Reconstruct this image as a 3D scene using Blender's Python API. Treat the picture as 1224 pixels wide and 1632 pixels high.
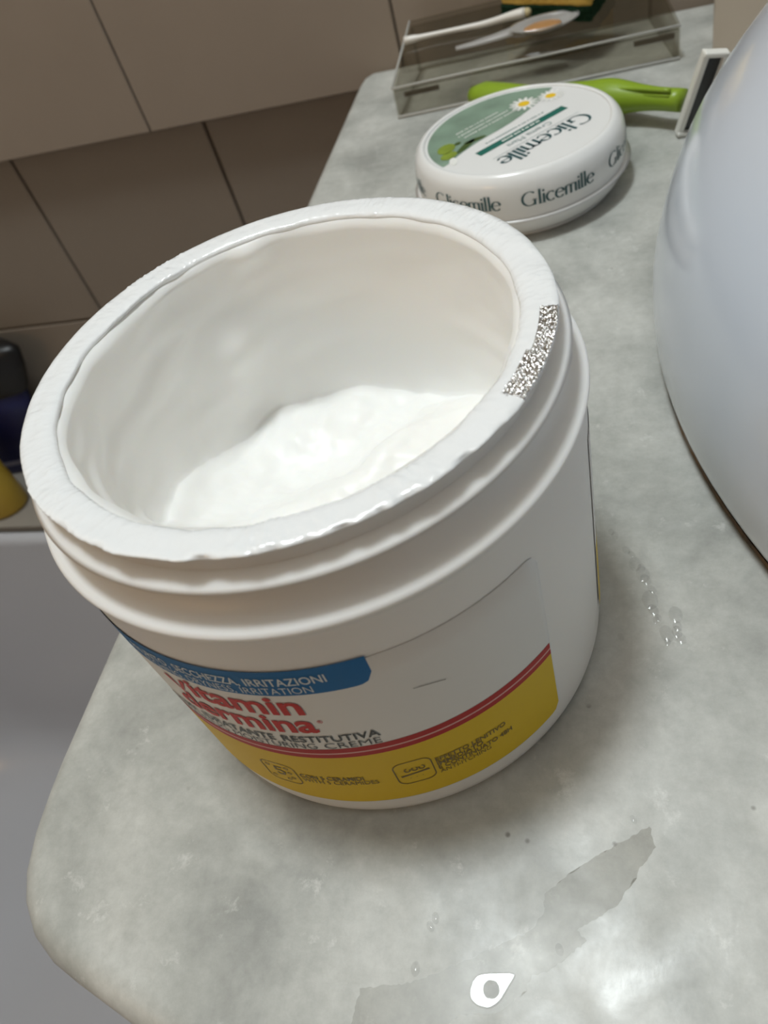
import bpy, bmesh, math, random
from mathutils import Vector, Matrix, noise

random.seed(7)
for o in list(bpy.data.objects):
    bpy.data.objects.remove(o)
scene = bpy.context.scene
COL = scene.collection
MM = 0.001

# ------------------------------------------------------------------ camera
cam_data = bpy.data.cameras.new('camera')
cam = bpy.data.objects.new('camera', cam_data)
COL.objects.link(cam)
scene.camera = cam
R_ = Vector((0.956762, 0.16480429, -0.23967901))
U_ = Vector((0.03044812, 0.76272964, 0.64600031))
F_ = Vector((-0.28927391, 0.62536632, -0.72473276))
m = Matrix((R_, U_, -F_)).transposed().to_4x4()
m.translation = Vector((0.05805, -0.10812, 0.16616))
cam.matrix_world = m
cam_data.sensor_fit = 'VERTICAL'
cam_data.sensor_height = 36.0
cam_data.lens = 1224.7 / 1632 * 36.0
cam_data.clip_start = 0.005
cam_data.clip_end = 20
cam_data.dof.use_dof = True
cam_data.dof.focus_distance = 0.165
cam_data.dof.aperture_fstop = 24

# ------------------------------------------------------------------ world, lamp, exposure
world = bpy.data.worlds.new('room_light')
scene.world = world
world.use_nodes = True
bg = world.node_tree.nodes['Background']
bg.inputs['Color'].default_value = (1.0, 0.90, 0.79, 1)
bg.inputs['Strength'].default_value = 0.05
scene.cycles.transparent_max_bounces = 32

lamp_d = bpy.data.lights.new('ceiling_lamp_light', 'POINT')
lamp_d.shadow_soft_size = 0.11
lamp_d.energy = 35
lamp_d.color = (0.92, 1.0, 1.03)
lamp = bpy.data.objects.new('ceiling_lamp_light', lamp_d)
lamp.location = (-0.14, 0.10, 1.32)
COL.objects.link(lamp)

# weak warm fill light added for the jar's shaded front, no fixture, front left
warm_d = bpy.data.lights.new('warm_fill_light', 'POINT')
warm_d.shadow_soft_size = 0.14
warm_d.energy = 4.3
warm_d.color = (1.0, 0.62, 0.30)
warm = bpy.data.objects.new('warm_fill_light', warm_d)
warm.location = (-0.62, -0.95, 0.45)
COL.objects.link(warm)

vs = scene.view_settings
vs.view_transform = 'Standard'
vs.look = 'None'
vs.gamma = 1
vs.use_curve_mapping = False
vs.exposure = 0.0

# ------------------------------------------------------------------ helpers
def empty(name, loc=(0, 0, 0), rz=0.0):
    o = bpy.data.objects.new(name, None)
    o.empty_display_size = 0.01
    COL.objects.link(o)
    o.location = loc
    o.rotation_euler = (0, 0, rz)
    return o

def tag(o, label=None, cat=None, group=None, kind=None):
    if label: o['label'] = label
    if cat: o['category'] = cat
    if group: o['group'] = group
    if kind: o['kind'] = kind
    return o

def mk(name, verts, faces, mat, parent=None, smooth=True, loc=None):
    me = bpy.data.meshes.new(name)
    me.from_pydata([tuple(v) for v in verts], [], faces)
    me.validate()
    if smooth:
        me.polygons.foreach_set('use_smooth', [True] * len(me.polygons))
    if mat: me.materials.append(mat)
    o = bpy.data.objects.new(name, me)
    COL.objects.link(o)
    if parent: o.parent = parent
    if loc: o.location = loc
    return o

def inst(src, parent=None, loc=(0, 0, 0), rz=0.0, name=None):
    o = src.copy()
    COL.objects.link(o)
    o.parent = parent
    o.location = loc
    o.rotation_euler = (0, 0, rz)
    return o

def lathe(prof, n=96, fn=None, a0=0.0, a1=360.0, closed=True):
    """prof list of (r, z) in mm -> verts (m), faces. fn(r,z,ang,i)->(r,z)"""
    V, F = [], []
    cols = n if closed else n + 1
    for k in range(cols):
        a = math.radians(a0 + (a1 - a0) * k / n)
        for i, (r, z) in enumerate(prof):
            if fn: r, z = fn(r, z, a, i)
            V.append((r * MM * math.cos(a), r * MM * math.sin(a), z * MM))
    P = len(prof)
    for k in range(n):
        k2 = (k + 1) % cols
        for i in range(P - 1):
            F.append((k * P + i, k2 * P + i, k2 * P + i + 1, k * P + i + 1))
    return V, F

def weld(o, d=1e-6):
    bm = bmesh.new(); bm.from_mesh(o.data)
    bmesh.ops.remove_doubles(bm, verts=bm.verts, dist=d)
    bmesh.ops.dissolve_degenerate(bm, dist=d, edges=bm.edges)
    bmesh.ops.recalc_face_normals(bm, faces=bm.faces)
    bm.to_mesh(o.data); bm.free()
    return o

def sharp(o, deg=35):
    me = o.data
    bm = bmesh.new(); bm.from_mesh(me)
    for e in bm.edges:
        if len(e.link_faces) == 2 and e.calc_face_angle(0) > math.radians(deg):
            e.smooth = False
    bm.to_mesh(me); bm.free()
    return o

def box_mesh(sx, sy, sz, bev=0.0, seg=2):
    """centred box as (verts, faces)"""
    bm = bmesh.new()
    bmesh.ops.create_cube(bm, size=1.0)
    for v in bm.verts:
        v.co.x *= sx; v.co.y *= sy; v.co.z *= sz
    if bev > 0:
        bmesh.ops.bevel(bm, geom=list(bm.edges), offset=bev, segments=seg, affect='EDGES', profile=0.5)
    bm.verts.index_update()
    V = [v.co.copy() for v in bm.verts]
    F = [tuple(v.index for v in f.verts) for f in bm.faces]
    bm.free()
    return V, F

def tube(points, radii, n=12, flat=1.0, cap=True):
    """sweep an (optionally flattened) ring along points"""
    pts = [Vector(p) for p in points]
    V, F = [], []
    for i, p in enumerate(pts):
        t = (pts[min(i + 1, len(pts) - 1)] - pts[max(i - 1, 0)]).normalized()
        up = Vector((0, 0, 1))
        if abs(t.dot(up)) > 0.95: up = Vector((0, 1, 0))
        s = t.cross(up).normalized()
        u = s.cross(t).normalized()
        r = radii[i] if isinstance(radii, (list, tuple)) else radii
        for k in range(n):
            a = 2 * math.pi * k / n
            V.append(p + s * (r * math.cos(a)) + u * (r * flat * math.sin(a)))
    for i in range(len(pts) - 1):
        for k in range(n):
            k2 = (k + 1) % n
            F.append((i * n + k, i * n + k2, (i + 1) * n + k2, (i + 1) * n + k))
    if cap:
        F.append(tuple(range(n - 1, -1, -1)))
        L = (len(pts) - 1) * n
        F.append(tuple(range(L, L + n)))
    return V, F

def sstep(a, b, x):
    t = max(0.0, min(1.0, (x - a) / (b - a)))
    return t * t * (3 - 2 * t)

def nz(x, y, z=0.0):
    return noise.noise(Vector((x, y, z)))

# ------------------------------------------------------------------ materials
def new_mat(name):
    mt = bpy.data.materials.new(name)
    mt.use_nodes = True
    nt = mt.node_tree
    return mt, nt, nt.nodes['Principled BSDF']

def plain(name, col, rough=0.4, spec=0.5, metal=0.0, coat=0.0, sss=0.0, sss_scale=0.004, bump=0.0, bscale=400.0, vary=0.0, vscale=60.0):
    mt, nt, b = new_mat(name)
    b.inputs['Base Color'].default_value = (*col, 1)
    b.inputs['Roughness'].default_value = rough
    b.inputs['Specular IOR Level'].default_value = spec
    b.inputs['Metallic'].default_value = metal
    b.inputs['Coat Weight'].default_value = coat
    b.inputs['Coat Roughness'].default_value = 0.08
    if sss > 0:
        b.inputs['Subsurface Weight'].default_value = sss
        b.inputs['Subsurface Radius'].default_value = (1.0, 0.75, 0.5)
        b.inputs['Subsurface Scale'].default_value = sss_scale
    tc = nt.nodes.new('ShaderNodeTexCoord')
    if vary > 0:
        n = nt.nodes.new('ShaderNodeTexNoise')
        n.inputs['Scale'].default_value = vscale
        n.inputs['Detail'].default_value = 4
        nt.links.new(tc.outputs['Object'], n.inputs['Vector'])
        mx = nt.nodes.new('ShaderNodeMix'); mx.data_type = 'RGBA'
        mx.inputs[6].default_value = (*[c * (1 - vary) for c in col], 1)
        mx.inputs[7].default_value = (*[min(1, c * (1 + vary)) for c in col], 1)
        nt.links.new(n.outputs['Fac'], mx.inputs[0])
        nt.links.new(mx.outputs[2], b.inputs['Base Color'])
    if bump > 0:
        n = nt.nodes.new('ShaderNodeTexNoise')
        n.inputs['Scale'].default_value = bscale
        n.inputs['Detail'].default_value = 3
        nt.links.new(tc.outputs['Object'], n.inputs['Vector'])
        bp = nt.nodes.new('ShaderNodeBump')
        bp.inputs['Strength'].default_value = bump
        bp.inputs['Distance'].default_value = 0.001
        nt.links.new(n.outputs['Fac'], bp.inputs['Height'])
        nt.links.new(bp.outputs['Normal'], b.inputs['Normal'])
    return mt

def clear_mat(name, tint, ior=1.45, rough=0.02, milky=0.0, milk_col=(0.8, 0.8, 0.8)):
    """see-through sheet: transparent body with a Fresnel reflection"""
    mt = bpy.data.materials.new(name)
    mt.use_nodes = True
    nt = mt.node_tree
    nt.nodes.remove(nt.nodes['Principled BSDF'])
    out = nt.nodes['Material Output']
    tr = nt.nodes.new('ShaderNodeBsdfTransparent'); tr.inputs['Color'].default_value = (*tint, 1)
    gl = nt.nodes.new('ShaderNodeBsdfGlossy'); gl.inputs['Roughness'].default_value = rough
    fr = nt.nodes.new('ShaderNodeFresnel'); fr.inputs['IOR'].default_value = ior
    mx = nt.nodes.new('ShaderNodeMixShader')
    ge = nt.nodes.new('ShaderNodeNewGeometry')
    fm = nt.nodes.new('ShaderNodeMath'); fm.operation = 'SUBTRACT'; fm.use_clamp = True
    nt.links.new(fr.outputs[0], fm.inputs[0]); nt.links.new(ge.outputs['Backfacing'], fm.inputs[1])
    nt.links.new(fm.outputs[0], mx.inputs[0])
    src = tr.outputs[0]
    if milky > 0:
        df = nt.nodes.new('ShaderNodeBsdfDiffuse'); df.inputs['Color'].default_value = (*milk_col, 1)
        m2 = nt.nodes.new('ShaderNodeMixShader'); m2.inputs[0].default_value = milky
        nt.links.new(tr.outputs[0], m2.inputs[1]); nt.links.new(df.outputs[0], m2.inputs[2])
        src = m2.outputs[0]
    nt.links.new(src, mx.inputs[1]); nt.links.new(gl.outputs[0], mx.inputs[2])
    nt.links.new(mx.outputs[0], out.inputs['Surface'])
    return mt

def marble_mat():
    mt, nt, b = new_mat('marble')
    N, L = nt.nodes, nt.links
    tc = N.new('ShaderNodeTexCoord')
    def noi(scale, detail, dist=0.0, rough=0.55):
        n = N.new('ShaderNodeTexNoise')
        n.inputs['Scale'].default_value = scale; n.inputs['Detail'].default_value = detail
        n.inputs['Distortion'].default_value = dist; n.inputs['Roughness'].default_value = rough
        L.new(tc.outputs['Object'], n.inputs['Vector']); return n
    def ramp(src, stops):
        r = N.new('ShaderNodeValToRGB')
        e = r.color_ramp.elements
        e[0].position, e[0].color = stops[0][0], (*stops[0][1], 1)
        e[1].position, e[1].color = stops[-1][0], (*stops[-1][1], 1)
        for p, c in stops[1:-1]:
            k = e.new(p); k.color = (*c, 1)
        L.new(src, r.inputs[0]); return r
    def mix(fac, a, bb, mode='MIX', f=None):
        x = N.new('ShaderNodeMix'); x.data_type = 'RGBA'; x.blend_type = mode
        if f is not None: x.inputs[0].default_value = f
        else: L.new(fac, x.inputs[0])
        L.new(a, x.inputs[6])
        if isinstance(bb, tuple): x.inputs[7].default_value = (*bb, 1)
        else: L.new(bb, x.inputs[7])
        return x.outputs[2]
    cloud = noi(26, 6, 0.4)
    base = ramp(cloud.outputs['Fac'], [(0.30, (0.33, 0.335, 0.315)), (0.47, (0.47, 0.475, 0.445)), (0.66, (0.60, 0.60, 0.565))])
    grain = noi(230, 7, 0.0, 0.75)
    g2 = ramp(grain.outputs['Fac'], [(0.30, (0.70, 0.70, 0.69)), (0.72, (1.0, 1.0, 1.0))])
    c = mix(None, base.outputs[0], g2.outputs[0], 'MULTIPLY', 0.8)
    # pale crystalline flecks
    fl = noi(85, 8, 0.15, 0.72)
    f2 = ramp(fl.outputs['Fac'], [(0.60, (0, 0, 0)), (0.78, (1, 1, 1))])
    c = mix(f2.outputs[0], c, (0.70, 0.70, 0.67))
    # dark mineral pits
    vo = N.new('ShaderNodeTexVoronoi'); vo.inputs['Scale'].default_value = 85
    L.new(tc.outputs['Object'], vo.inputs['Vector'])
    pit = ramp(vo.outputs['Distance'], [(0.03, (1, 1, 1)), (0.065, (0, 0, 0))])
    gate = noi(34, 2)
    gt = ramp(gate.outputs['Fac'], [(0.50, (0, 0, 0)), (0.56, (1, 1, 1))])
    pm = N.new('ShaderNodeMath'); pm.operation = 'MULTIPLY'
    L.new(pit.outputs[0], pm.inputs[0]); L.new(gt.outputs[0], pm.inputs[1])
    c = mix(pm.outputs[0], c, (0.13, 0.12, 0.10))
    L.new(c, b.inputs['Base Color'])
    rr = ramp(noi(60, 4, 0.5).outputs['Fac'], [(0.3, (0.28, 0.28, 0.28)), (0.7, (0.5, 0.5, 0.5))])
    L.new(rr.outputs[0], b.inputs['Roughness'])
    b.inputs['Specular IOR Level'].default_value = 0.5
    bp = N.new('ShaderNodeBump'); bp.inputs['Strength'].default_value = 0.10; bp.inputs['Distance'].default_value = 0.0004
    L.new(noi(320, 4).outputs['Fac'], bp.inputs['Height'])
    L.new(bp.outputs['Normal'], b.inputs['Normal'])
    return mt

def grime_mat():
    mt, nt, b = new_mat('rusty_sealant')
    N, L = nt.nodes, nt.links
    tc = N.new('ShaderNodeTexCoord')
    n = N.new('ShaderNodeTexNoise'); n.inputs['Scale'].default_value = 60; n.inputs['Detail'].default_value = 6
    L.new(tc.outputs['Object'], n.inputs['Vector'])
    r = N.new('ShaderNodeValToRGB')
    e = r.color_ramp.elements
    e[0].position, e[0].color = 0.34, (0.05, 0.04, 0.03, 1)
    e[1].position, e[1].color = 0.68, (0.30, 0.28, 0.25, 1)
    k = e.new(0.52); k.color = (0.20, 0.115, 0.05, 1)
    L.new(n.outputs['Fac'], r.inputs[0]); L.new(r.outputs[0], b.inputs['Base Color'])
    b.inputs['Roughness'].default_value = 0.7
    return mt

def foil_mat():
    mt, nt, b = new_mat('silver_foil')
    b.inputs['Base Color'].default_value = (0.50, 0.485, 0.47, 1)
    b.inputs['Metallic'].default_value = 1.0
    b.inputs['Roughness'].default_value = 0.13
    return mt

M = {}
M['marble'] = marble_mat()
M['plastic'] = plain('white_plastic', (0.78, 0.77, 0.755), 0.38, 0.45, sss=0.15, sss_scale=0.003)
M['seal'] = plain('seal_film', (0.86, 0.87, 0.88), 0.2, 0.6, coat=0.6, bump=0.25, bscale=330)
M['cream'] = plain('cream', (0.90, 0.89, 0.865), 0.42, 0.4, coat=0.0, sss=0.2, sss_scale=0.004)
M['foil'] = foil_mat()
M['label'] = plain('label_paper', (0.72, 0.72, 0.71), 0.42, 0.4)
M['blue'] = plain('print_blue', (0.008, 0.13, 0.36), 0.5, 0.25)
M['yellow'] = plain('print_yellow', (0.66, 0.46, 0.02), 0.5, 0.25)
M['red'] = plain('print_red', (0.40, 0.02, 0.02), 0.5, 0.25)
M['redtext'] = plain('print_red_lettering', (0.50, 0.025, 0.02), 0.5, 0.25)
M['black'] = plain('print_black', (0.035, 0.035, 0.035), 0.45)
M['olive_ink'] = plain('print_brown', (0.16, 0.11, 0.02), 0.45)
M['white_ink'] = plain('print_white', (0.62, 0.68, 0.72), 0.45)
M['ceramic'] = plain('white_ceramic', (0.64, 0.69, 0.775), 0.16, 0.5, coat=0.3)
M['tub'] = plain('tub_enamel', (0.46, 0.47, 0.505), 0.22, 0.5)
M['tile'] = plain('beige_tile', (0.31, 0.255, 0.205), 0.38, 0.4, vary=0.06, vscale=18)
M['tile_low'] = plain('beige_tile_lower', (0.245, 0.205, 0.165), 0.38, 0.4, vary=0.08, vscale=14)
M['grout'] = plain('grout', (0.16, 0.135, 0.11), 0.8, 0.2)
M['plaster'] = plain('plaster', (0.55, 0.48, 0.40), 0.7, 0.2)
M['ledge'] = plain('ledge_stone', (0.27, 0.245, 0.215), 0.5, 0.3, vary=0.1, vscale=20)
M['ceiling'] = plain('ceiling_paint', (0.50, 0.49, 0.47), 0.8, 0.2)
M['wall_far'] = plain('wall_brown', (0.24, 0.19, 0.14), 0.5, 0.3)
M['wall_pale'] = plain('wall_pale', (0.62, 0.66, 0.68), 0.6, 0.3)
M['floor'] = plain('floor_tile', (0.20, 0.16, 0.12), 0.4)
M['grime'] = grime_mat()
M['tin'] = plain('tin_white', (0.80, 0.80, 0.79), 0.22, 0.5, coat=0.3)
M['teal'] = plain('print_teal', (0.012, 0.075, 0.085), 0.4)
M['green_bar'] = plain('print_green', (0.008, 0.13, 0.10), 0.4)
M['sage'] = plain('print_sage', (0.20, 0.29, 0.22), 0.4, vary=0.45, vscale=70)
M['olive_green'] = plain('print_olive', (0.20, 0.27, 0.03), 0.4, vary=0.5, vscale=180)
M['olive_dark'] = plain('print_olive_dark', (0.05, 0.09, 0.02), 0.4)
M['petal'] = plain('print_petal', (0.80, 0.80, 0.76), 0.4)
M['daisy'] = plain('print_daisy_yellow', (0.80, 0.52, 0.02), 0.4)
M['grey_ink'] = plain('print_grey', (0.28, 0.36, 0.35), 0.4)
M['lime'] = plain('lime_plastic', (0.24, 0.36, 0.02), 0.35, 0.5)
M['razor_white'] = plain('razor_white', (0.74, 0.73, 0.68), 0.35)
M['razor_dark'] = plain('razor_dark', (0.05, 0.05, 0.05), 0.35, metal=0.4)
M['acrylic'] = clear_mat('acrylic', (0.83, 0.82, 0.785), 1.45, 0.03)
M['acrylic_edge'] = clear_mat('acrylic_edge', (0.6, 0.6, 0.57), 1.5, 0.08, milky=0.55, milk_col=(0.75, 0.74, 0.70))
M['sponge_y'] = plain('sponge_foam', (0.66, 0.44, 0.11), 0.9, 0.1, bump=1.0, bscale=500, vary=0.2, vscale=400)
M['sponge_g'] = plain('scouring_pad', (0.012, 0.035, 0.018), 0.95, 0.1, bump=1.0, bscale=900)
M['water'] = clear_mat('water', (0.80, 0.79, 0.77), 1.33, 0.30)
M['drop'] = clear_mat('water_drop', (0.93, 0.93, 0.93), 1.33, 0.04)
M['clear_plastic'] = clear_mat('clear_plastic', (0.88, 0.88, 0.88), 1.45, 0.06, milky=0.30, milk_col=(0.8, 0.78, 0.76))
M['amber'] = plain('amber_residue', (0.38, 0.20, 0.08), 0.3, vary=0.2, vscale=200)
M['stick'] = plain('white_stick', (0.72, 0.69, 0.64), 0.35)
M['navy'] = plain('navy_plastic', (0.008, 0.012, 0.085), 0.35)
M['cap_black'] = plain('black_cap', (0.006, 0.006, 0.007), 0.4)
M['bottle_yellow'] = plain('yellow_plastic', (0.46, 0.31, 0.035), 0.4, vary=0.1, vscale=30)
M['pale_label'] = plain('pale_label', (0.25, 0.24, 0.32), 0.4)
M['speck'] = plain('dark_speck', (0.07, 0.06, 0.05), 0.6)

# ------------------------------------------------------------------ setting: walls, floor
def struct_box(name, x0, x1, y0, y1, z0, z1, mat):
    V, F = box_mesh(x1 - x0, y1 - y0, z1 - z0)
    o = mk(name, V, F, mat, smooth=False, loc=((x0 + x1) / 2, (y0 + y1) / 2, (z0 + z1) / 2))
    o['kind'] = 'structure'
    return o

tag(struct_box('floor', -0.97, 1.2, -1.6, 0.43, -0.87, -0.85, M['floor']), 'beige bathroom floor below the bathtub and marble shelf')
tag(struct_box('wall_left', -0.99, -0.97, -1.6, 0.43, -0.85, 1.6, M['plaster']), 'plain beige wall at the far side of the bathtub')

tag(struct_box('ceiling', -0.99, 1.22, -1.62, 0.43, 1.6, 1.62, M['ceiling']), 'plain white bathroom ceiling')
tag(struct_box('wall_front', -0.99, 1.22, -1.64, -1.6, -0.85, 1.6, M['wall_far']), 'brown tiled wall opposite the shelf')
tag(struct_box('wall_right', 1.2, 1.22, -1.6, 0.43, -0.85, 1.6, M['wall_pale']), 'pale painted wall at the far right of the room')
# upper tiling stands proud of the lower tiling, its lower edge shades it
ZB = -0.011
wu = struct_box('wall_back', -0.97, 1.2, 0.399, 0.43, ZB, 1.6, M['grout'])
tag(wu, 'upper back wall of large beige tiles above the marble shelf')
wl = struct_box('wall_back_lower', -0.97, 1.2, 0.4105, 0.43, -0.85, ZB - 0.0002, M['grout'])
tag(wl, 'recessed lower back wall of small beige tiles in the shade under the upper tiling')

def tiles(parent, joints_x, joints_z, ysurf, thick, gap, mat):
    cache = {}
    pl = parent.location
    for i in range(len(joints_x) - 1):
        for j in range(len(joints_z) - 1):
            w = joints_x[i + 1] - joints_x[i] - gap
            h = joints_z[j + 1] - joints_z[j] - gap
            key = (round(w, 4), round(h, 4))
            loc = Vector(((joints_x[i] + joints_x[i + 1]) / 2, ysurf + thick / 2, (joints_z[j] + joints_z[j + 1]) / 2)) - pl
            if key not in cache:
                V, F = box_mesh(w, thick, h, 0.0006, 1)
                cache[key] = mk('tile', V, F, mat, parent, smooth=False, loc=loc)
            else:
                inst(cache[key], parent, loc)

ux = [-0.0585 + 0.183 * k for k in range(-4, 2)]
tiles(wu, ux, [ZB, 0.239, 0.489], 0.397, 0.0025, 0.0014, M['tile'])
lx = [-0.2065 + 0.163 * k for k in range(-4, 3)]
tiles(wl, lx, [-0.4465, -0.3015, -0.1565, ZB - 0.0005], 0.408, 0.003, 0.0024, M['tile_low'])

# boxed-in pipe casing that rises from the back right of the shelf
V = [(0.1095, 0.322, 0), (0.62, 0.322, 0), (0.62, 0.3965, 0), (0.1175, 0.3965, 0),
     (0.1095, 0.322, 1.6), (0.62, 0.322, 1.6), (0.62, 0.3965, 1.6), (0.1175, 0.3965, 1.6)]
F = [(0, 3, 2, 1), (4, 5, 6, 7), (0, 1, 5, 4), (1, 2, 6, 5), (2, 3, 7, 6), (3, 0, 4, 7)]
wr = mk('wall_casing', V, F, M['plaster'], smooth=False)
tag(wr, 'beige wall casing rising from the back right corner of the marble shelf', kind='structure')

# ------------------------------------------------------------------ marble shelf
def smooth_poly(pts, it=2):
    for _ in range(it):
        out = []
        n = len(pts)
        for i in range(n):
            a = Vector(pts[i]); b2 = Vector(pts[(i + 1) % n])
            out += [a * 0.75 + b2 * 0.25, a * 0.25 + b2 * 0.75]
        pts = out
    return [Vector(p) for p in pts]

def offset_poly(pts, d):
    """inward offset for a counter-clockwise outline"""
    n = len(pts); out = []
    for i in range(n):
        a, b2, c = pts[i - 1], pts[i], pts[(i + 1) % n]
        t1 = (b2 - a).normalized(); t2 = (c - b2).normalized()
        n1 = Vector((-t1.y, t1.x)); n2 = Vector((-t2.y, t2.x))
        nn = (n1 + n2)
        if nn.length < 1e-6: nn = n1
        nn.normalize()
        k = 1.0 / max(0.5, nn.dot(n1))
        out.append(b2 + nn * d * k)
    return out

front = [(-85, 379), (-85, 120), (-85, -20), (-85, -45), (-84.6, -54), (-83.6, -64), (-81.4, -73), (-78, -79.5), (-72.5, -85.5), (-65, -90),
         (-57, -93), (-48, -96), (-36, -100), (0, -110), (60, -124), (160, -134), (330, -138), (600, -138), (600, 396), (250, 396), (-79, 396), (-84, 389)]
outl = [Vector(p) * MM for p in front]
rings = []
TH, BN = 20.0, 7.0
prof = []
for k in range(7):
    a = math.pi / 2 * k / 6
    prof.append((BN * (1 - math.sin(a)), -BN * (1 - math.cos(a))))     # (inset, z) from the top inwards to the side
for k in range(5):
    a = math.pi / 2 * k / 4
    prof.append((BN * (1 - math.cos(a)), -TH + BN * (1 - math.sin(a))))
V, F = [], []
n = len(outl)
for ins, z in prof:
    for q in offset_poly(outl, ins * MM):
        V.append((q.x, q.y, z * MM))
for i in range(len(prof) - 1):
    for k in range(n):
        k2 = (k + 1) % n
        F.append((i * n + k, (i + 1) * n + k, (i + 1) * n + k2, i * n + k2))
F.append(tuple(range(n)))
F.append(tuple(range((len(prof) - 1) * n + n - 1, (len(prof) - 1) * n - 1, -1)))
slab = mk('marble_shelf', V, F, M['marble'])
sharp(weld(slab), 40)
tag(slab, 'pale grey marble shelf with rounded edges carrying the cream jar and basin', 'shelf')

# ------------------------------------------------------------------ bathtub
tub = empty('bathtub', (-0.44, -0.35, -0.84))
tag(tub, 'grey white bathtub below the tiled ledge, left of the marble shelf', 'bathtub')
ZT = -0.31
ZR = ZT - 0.003
def rrect(x0, x1, y0, y1, r, per=8):
    pts = []
    for cx, cy, a0 in ((x1 - r, y0 + r, -90), (x1 - r, y1 - r, 0), (x0 + r, y1 - r, 90), (x0 + r, y0 + r, 180)):
        for k in range(per + 1):
            a = math.radians(a0 + 90 * k / per)
            pts.append(Vector((cx + r * math.cos(a), cy + r * math.sin(a))))
    return pts
X0, X1, Y0, Y1 = -0.94, 0.06, -1.40, 0.2970
IX0, IX1, IY0, IY1 = -0.86, -0.02, -1.28, 0.2835
loops = []
def lp(r, ins, z, outer=False):
    if outer: pts = rrect(X0 + ins, X1 - ins, Y0 + ins, Y1 - ins, r)
    else: pts = rrect(IX0 + ins, IX1 - ins, IY0 + ins, IY1 - ins, r)
    return [(p.x, p.y, z) for p in pts]
loops.append(lp(0.03, 0.006, -0.84, True))
loops.append(lp(0.03, 0.0, ZR - 0.02, True))
loops.append(lp(0.03, 0.0, ZR - 0.006, True))
loops.append(lp(0.03, 0.004, ZR, True))
loops.append(lp(0.10, -0.010, ZR, False))
for k in range(1, 6):
    a = math.pi / 2 * k / 5
    loops.append(lp(0.10, -0.010 + 0.010 * math.sin(a), ZR - 0.010 * (1 - math.cos(a))))
for t in (0.15, 0.35, 0.55, 0.75):
    loops.append(lp(0.11 + 0.05 * t, 0.07 * t, ZR - 0.010 - 0.33 * t))
for k in range(1, 8):
    a = math.pi / 2 * k / 7
    loops.append(lp(0.15 + 0.05 * k / 7, 0.0525 + 0.11 * math.sin(a) ** 1.0 * (1 - math.cos(a)) + 0.02 * math.sin(a), ZR - 0.2575 - 0.10 * math.sin(a) - 0.02))
n = len(loops[0])
V = [v for l in loops for v in l]
F = []
for i in range(len(loops) - 1):
    for k in range(n):
        k2 = (k + 1) % n
        F.append((i * n + k, i * n + k2, (i + 1) * n + k2, (i + 1) * n + k))
F.append(tuple(range((len(loops) - 1) * n, len(loops) * n)))
V = [Vector(v) - Vector((-0.44, -0.35, -0.84)) for v in V]
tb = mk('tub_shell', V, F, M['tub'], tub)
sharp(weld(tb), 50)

ledge = struct_box('trim_1', -0.969, 0.30, 0.2985, 0.4075, -0.848, ZT, M['ledge'])
tag(ledge, 'grey brown ledge between bathtub and tiled wall with two bottles on it')

# ------------------------------------------------------------------ bottles on the ledge
def bottle(name, loc, label, cat, parts):
    e = empty(name, loc)
    tag(e, label, cat, )
    for pn, prof, mat in parts:
        V, F = lathe(prof, 40)
        weld(mk(pn, V, F, mat, e))
    return e

yb = bottle('yellow_bottle', (-0.548, 0.3285, ZT), 'yellow cylindrical plastic bottle standing on the ledge by the wall', 'bottle', [
    ('body', [(0.01, 0.3), (27, 0.3), (30, 1.5), (31.5, 5), (31.8, 30), (31.5, 78), (28, 86), (20, 91), (12, 93), (0.01, 93)], M['bottle_yellow']),
    ('cap', [(0.01, 93.2), (11, 93.2), (11.5, 94), (11.5, 112), (10, 114), (0.01, 114)], M['bottle_yellow'])])
fl = bottle('shampoo_bottle', (-0.578, 0.380, ZT), 'flared navy blue bottle with a wide black cap standing behind the yellow bottle', 'bottle', [
    ('body', [(0.01, 0.3), (36, 0.3), (40, 2), (43, 12), (48, 24), (62, 40), (83, 60), (98, 84), (106, 106), (0.01, 106)], M['navy']),
    ('label_band', [(43.4, 12.5), (44.8, 14), (46.8, 18.5), (46.6, 19)], M['pale_label']),
    ('cap', [(0.01, 106.2), (108, 106.2), (112, 112), (122, 132), (128, 150), (120, 156), (0.01, 158)], M['cap_black'])])
for ch in fl.children: ch.scale = (1, 0.2, 1)
for ch in yb.children: ch.scale = (1, 0.74, 1)
# ------------------------------------------------------------------ vessel basin
basin = empty('basin', (0.280, 0.100, 0.0))
tag(basin, 'rounded white ceramic countertop basin at the right edge of the marble shelf', 'basin')
def cr(pts, per=6):
    out = []
    n = len(pts)
    for i in range(n - 1):
        p0 = Vector(pts[max(i - 1, 0)]); p1 = Vector(pts[i]); p2 = Vector(pts[i + 1]); p3 = Vector(pts[min(i + 2, n - 1)])
        for k in range(per):
            t = k / per
            out.append(0.5 * ((2 * p1) + (p2 - p0) * t + (2 * p0 - 5 * p1 + 4 * p2 - p3) * t * t + (3 * p1 - p0 - 3 * p2 + p3) * t ** 3))
    out.append(Vector(pts[-1]))
    return [(p.x, p.y) for p in out]
bp = cr([(205, 0.3), (208.6, 8), (208.5, 25), (201, 50), (184.5, 75), (162, 100), (137, 124), (126, 133), (119, 136), (112, 133), (112, 120), (120, 90), (120, 60), (95, 35), (50, 22), (0.01, 20)], 5)
V, F = lathe([(0.01, 0.3)] + bp, 160)
weld(mk('bowl', V, F, M['ceramic'], basin))
def gr(r, z, a, i):
    w = 0.5 + 0.5 * nz(math.cos(a) * 30, math.sin(a) * 30)
    return r + (0.7 * w if i in (1, 2) else 0), z
V, F = lathe([(204.0, 0.05), (206.2, 0.05), (206.6, 0.9), (206.4, 1.6)], 360, gr)
tag(mk('sealant', V, F, M['grime'], basin), 'dark rusty line of sealant around the foot')

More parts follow.
